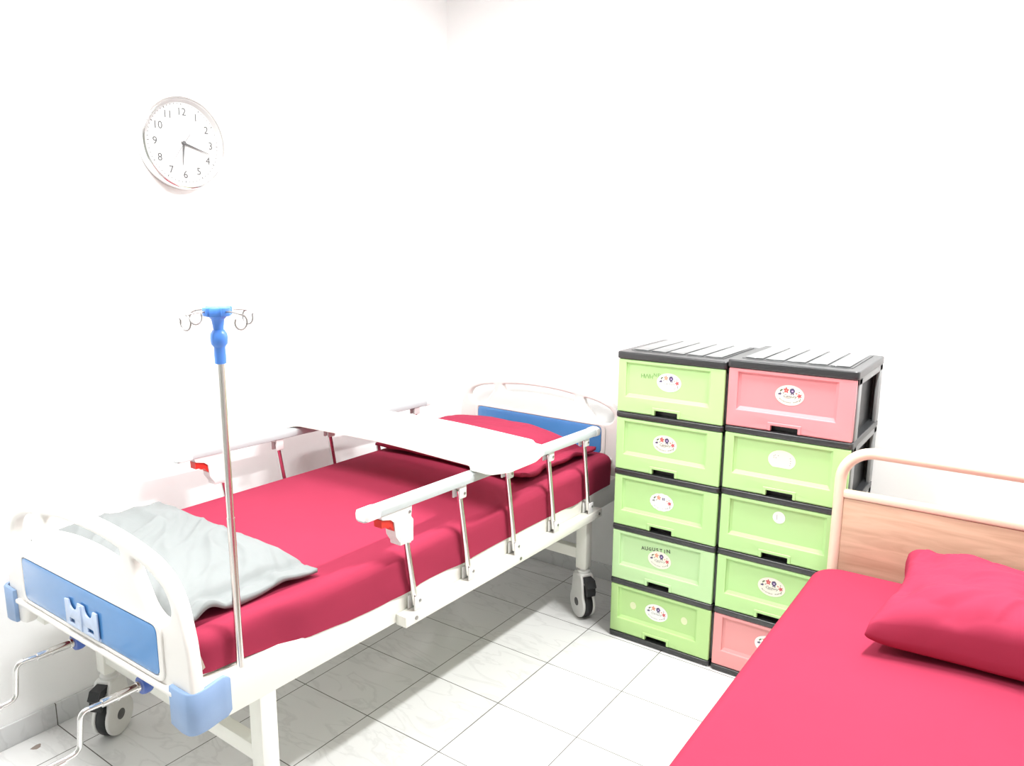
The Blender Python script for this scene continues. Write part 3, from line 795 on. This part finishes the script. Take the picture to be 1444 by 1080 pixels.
def tower(name, label, x0, y0, zs, specs):
    t = thing(name, label, 'drawer unit', (x0, y0, 0), 0)
    W, D = TW, TD
    def zt(k): return (ZL - PITCH * k) * zs
    # lid
    b = MB('black', 'lid_black')
    b.add(plate_mesh([rrect(0, W + .004, -.004, D, .016)], .026 * zs, .005, 3), Matrix.Translation((-.002, 0, zt(0) + .013)))
    b.box(.030, W - .030, .048, D - .030, zt(0) + .024, zt(0) + .0275, .001, 'lid_black')
    for k in range(5):
        xa = .034 + k * (W - .068) / 5
        b.box(xa + .0048, xa + (W - .068) / 5 - .0048, .052, D - .034, zt(0) + .0285, zt(0) + .0315, .0015, 'lid_black')
    for k in range(6):
        xa = .034 + k * (W - .068) / 5
        b.box(xa - .0048, xa + .0048, .050, D - .032, zt(0) + .0268, zt(0) + .0282, mat='black')
    b.build('lid', t)
    for k in range(5):
        z1, z0 = zt(k), zt(k + 1)
        f = MB('black', 'frame_lit')
        bt = .021
        f.add(plate_mesh([rrect(-.001, W + .001, -.002, D, .016)], bt, .005, 3), Matrix.Translation((0, 0, z0 + bt / 2)))
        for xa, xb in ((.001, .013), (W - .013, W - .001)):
            f.box(xa, xb, .026, .066, z0 + bt - .002, z1, .003, 'frame_lit'); f.box(xa, xb, D - .046, D - .003, z0 + bt - .002, z1, .003, 'frame_lit')
            f.box(xa, xb, .026, D - .003, z1 - .022, z1, .003, 'frame_lit'); f.box(xa - .0012, xb + .0012, .010, D - .006, z0 + .003, z0 + bt - .002, .002, 'frame_lit')
            xi = xa + .026 if xa < .1 else xb - .030
            f.box(xi, xi + .004, .030, D - .01, z0 + bt, z1 - .01)
        f.box(.004, W - .004, D - .010, D - .004, z0 + bt, z1)
        f.box(.016, W - .016, .030, .040, z0 + bt, z0 + .055)
        f.build('tier_frame', t)
        col, kind = specs[k]['col'], specs[k].get('stk')
        d = MB(col)
        za, zb = z0 + bt + .0015, z1 - .0015
        # front skin with the recessed panel opening and the finger notch
        px0, px1, pz0, pz1 = .036, W - .056, za + .058, zb - .012
        nx0, nx1, nh = .152, .238, .0195
        out = rounded([(.004, za), (nx0, za), (nx0, za + nh), (nx1, za + nh), (nx1, za), (W - .004, za), (W - .004, zb), (.004, zb)], [.004, .002, .003, .003, .002, .004, .004, .004], 3)
        d.add(plate_mesh([out, [(px0, pz0), (px1, pz0), (px1, pz1), (px0, pz1)]], .016, .0038, 3), Matrix.Translation((0, .008, 0)) @ STAND)
        # recess: slopes and floor
        e = .0042
        O = [(px0 - e, .004, pz0 - e), (px1 + e, .004, pz0 - e), (px1 + e, .004, pz1 + e), (px0 - e, .004, pz1 + e)]
        I = [(px0 + .008, .0115, pz0 + .010), (px1 - .008, .0115, pz0 + .010), (px1 - .008, .0115, pz1 - .005), (px0 + .008, .0115, pz1 - .005)]
        for i in range(4): d.poly([O[i], O[(i + 1) % 4], I[(i + 1) % 4], I[i]])
        d.poly(I)
        # raised lip round the notch
        lip = rounded([(nx0 - .010, za + .002), (nx0 - .010, za + nh + .010), (nx1 + .010, za + nh + .010), (nx1 + .010, za + .002), (nx1, za + .002), (nx1, za + nh), (nx0, za + nh), (nx0, za + .002)], .002, 2)
        d.add(plate_mesh([lip], .006, .0018, 2), Matrix.Translation((0, .0005, 0)) @ STAND)
        # tray body
        d.box(.034, .037, .014, D - .03, za + .012, zb - .02); d.box(W - .037, W - .034, .014, D - .03, za + .012, zb - .02)
        d.box(.034, W - .034, .030, D - .03, za + .010, za + .013); d.box(.034, W - .034, D - .033, D - .03, za + .010, zb - .02)
        do = d.build('drawer', t, angle=35)
        for (kd, sx_, sz_) in specs[k].get('marks', []):
            so = sticker(kd).build({'dot': 'round_sticker', 'round': 'round_sticker'}.get(kd, 'oval_sticker'), do)
            so.location = (sx_ - x0, .0112, sz_); so.rotation_euler = (PI / 2, 0, 0)
        for (txt, tx, tz, size, mt_, ang) in specs[k].get('writing', []):
            w = MB(mt_)
            for i, c in enumerate(txt):
                w.add(text_mesh(c, size * (1 + .12 * math.sin(i * 2.1)), extrude=.0002, offset=.0004), Matrix.Translation((tx - x0 + (i - len(txt) / 2) * size * .80, -(-tz) + (i - len(txt) / 2) * size * .80 * math.tan(ang) + .001 * math.sin(i * 3), 0)) @ Matrix.Rotation(.08 * math.sin(i * 1.9) + ang, 4, 'Z'))
            wo = w.build('handwriting', do); wo.location = (0, .0110, 0); wo.rotation_euler = (PI / 2, 0, 0)
    return t
tower('drawer_tower', 'five-tier black framed drawer tower with all green drawers, next to hospital bed', .681, .915, 1.0, [
    dict(col='green', marks=[('faded', .878, 1.013)], writing=[('HWH', .802, 1.026, .021, 'ink_smear', 0), ('NEW', .845, 1.034, .017, 'ink_smear', 0)]),
    dict(col='green', marks=[('full', .873, .789)]),
    dict(col='green', marks=[('worn', .871, .572)]),
    dict(col='mint', marks=[('pale', .873, .350)], writing=[('AUGUSTIN', .863, .3860, .0180, 'ink', .10)]),
    dict(col='olive', marks=[('faded', .870, .1395), ('dot', .775, .141), ('dot', .980, .142)]),
])
tower('drawer_tower', 'five-tier black framed drawer tower with pink top drawer, beside wooden headboard', 1.090, .912, 1.010, [
    dict(col='pink', marks=[('full', 1.292, 1.021)]),
    dict(col='green', marks=[('blank', 1.283, .804)]),
    dict(col='green', marks=[('round', 1.288, .609)]),
    dict(col='green', marks=[('full', 1.281, .361)]),
    dict(col='pale_pink', marks=[('faded', 1.284, .148)]),
])

# ---------------------------------------------------------------- second bed
B2 = thing('wooden_panel_bed', 'cream tube framed bed with oak panel headboard at the right', 'bed', (1.92, .87, 0))
xl, xr = 1.477 - 1.92, 2.375 - 1.92
hb = MB('cream')
arc = [(xl, 0, .0), (xl, 0, .3), (xl, 0, .78)] + [(xl + .095 - .095 * math.cos(k * PI / 20), 0, .792 + .095 * math.sin(k * PI / 20)) for k in range(0, 11)]
arc += [(-p_[0] + xl + xr, p_[1], p_[2]) for p_ in reversed(arc)]
hb.tube(arc, .017, 16, flat=(1, 1.0))
hb.box(xl + .012, xr - .012, -.013, .013, .738, .763, .006)
HB2 = hb.build('headboard', B2, angle=50)
MB('wood').box(xl + .0165, xr - .0165, -.009, .009, .36, .7375, .001).build('wood_panel', HB2)
fr2 = MB('cream')
for xx in (xl, xr): fr2.box(xx - .016, xx + .016, -2.02, -.017, .345, .395, .004)
fr2.box(xl + .016, xr - .016, -2.02, -.02, .375, .390, .003)
fr2.build('bed_frame', B2)
for xx in (xl, xr): MB('cream').tube([(xx, -2.02, 0), (xx, -2.02, .42)], .017, 16).build('leg', B2)
m2 = MB('mattress').box(1.452, 2.352, -1.14, .838, .3965, .50, .02, seg=3).build('mattress')
tag(m2, 'mattress in a crimson fitted sheet on the oak panel bed', 'mattress')
b = MB('red_sheet'); b.loft(sheet_mesh(1.436, 2.372, -1.155, .850, 0, .524, .085, .008, lambda x, y: .402, 31.0, wr=.0022, er=.035), cap0=False)
b.build('fitted_sheet', m2, angle=70)
p = pillow('pillow', 2.006, .572, .5325, .69, .53, .130, -.03, 'red_sheet', 47, wr=.022, flat=.32, corner=.070, crease=.009, cdir=(.8, .6), rnd=.014, low=.70, dents=((-.86, -.40, .10, .20, .032), (-.80, .45, .14, .4, .020), (-.45, -.90, .10, .16, .020), (.1, .2, .5, .5, .010)))
tag(p, 'plump crimson pillow leaning by the oak panel headboard', 'pillow')

# ---------------------------------------------------------------- light
def lamp(x, y, length, width, power, col=(1, 1, 1), rz=PI / 2):
    t = thing('ceiling_light', 'white fluorescent batten on the ceiling above the room', 'light', (x, y, ZC), rz, 'ceiling battens')
    MB('lamp_body').box(-length / 2 - .02, length / 2 + .02, -.03, .03, -.035, -.001, .006).build('housing', t)
    d = bpy.data.lights.new('tube_light', 'AREA'); d.shape = 'RECTANGLE'; d.size = length; d.size_y = width; d.energy = power; d.color = col
    o = bpy.data.objects.new('tube_light', d); C.objects.link(o); o.parent = t; o.location = (0, 0, -.04)
    return o
lamp(1.75, .65, .8, .10, 95, (1, 1, .985))
lamp(.45, -.95, .8, .10, 70, (1, 1, .985))
w = bpy.data.worlds.new('room_world'); w.use_nodes = True; scene.world = w
w.node_tree.nodes['Background'].inputs['Color'].default_value = (.9, .95, 1, 1)
w.node_tree.nodes['Background'].inputs['Strength'].default_value = .3

# ---------------------------------------------------------------- camera
px = [1.95097620, -1.55089485, 1.51714602]
yaw, pitch, roll, foc = math.radians(-35.16941629), math.radians(-10.89791771), math.radians(.42193258), 1083.590130503041
fw = Vector((math.sin(yaw) * math.cos(pitch), math.cos(yaw) * math.cos(pitch), math.sin(pitch)))
rt = Vector((math.cos(yaw), -math.sin(yaw), 0)); upv = rt.cross(fw)
r2 = rt * math.cos(roll) + upv * math.sin(roll); u2 = -rt * math.sin(roll) + upv * math.cos(roll)
cd = bpy.data.cameras.new('camera'); cd.sensor_fit = 'HORIZONTAL'; cd.sensor_width = 36; cd.lens = foc / 1444 * 36; cd.clip_start = .02
cam = bpy.data.objects.new('camera', cd); C.objects.link(cam)
cam.matrix_world = Matrix(((r2.x, u2.x, -fw.x, px[0]), (r2.y, u2.y, -fw.y, px[1]), (r2.z, u2.z, -fw.z, px[2]), (0, 0, 0, 1)))
scene.camera = cam

scene.view_settings.view_transform = 'Standard'; scene.view_settings.look = 'None'
scene.view_settings.gamma = 1; scene.view_settings.use_curve_mapping = False; scene.view_settings.exposure = -0.05
scene.cycles.max_bounces = 10; scene.cycles.diffuse_bounces = 6
scene.cycles.use_denoising = True
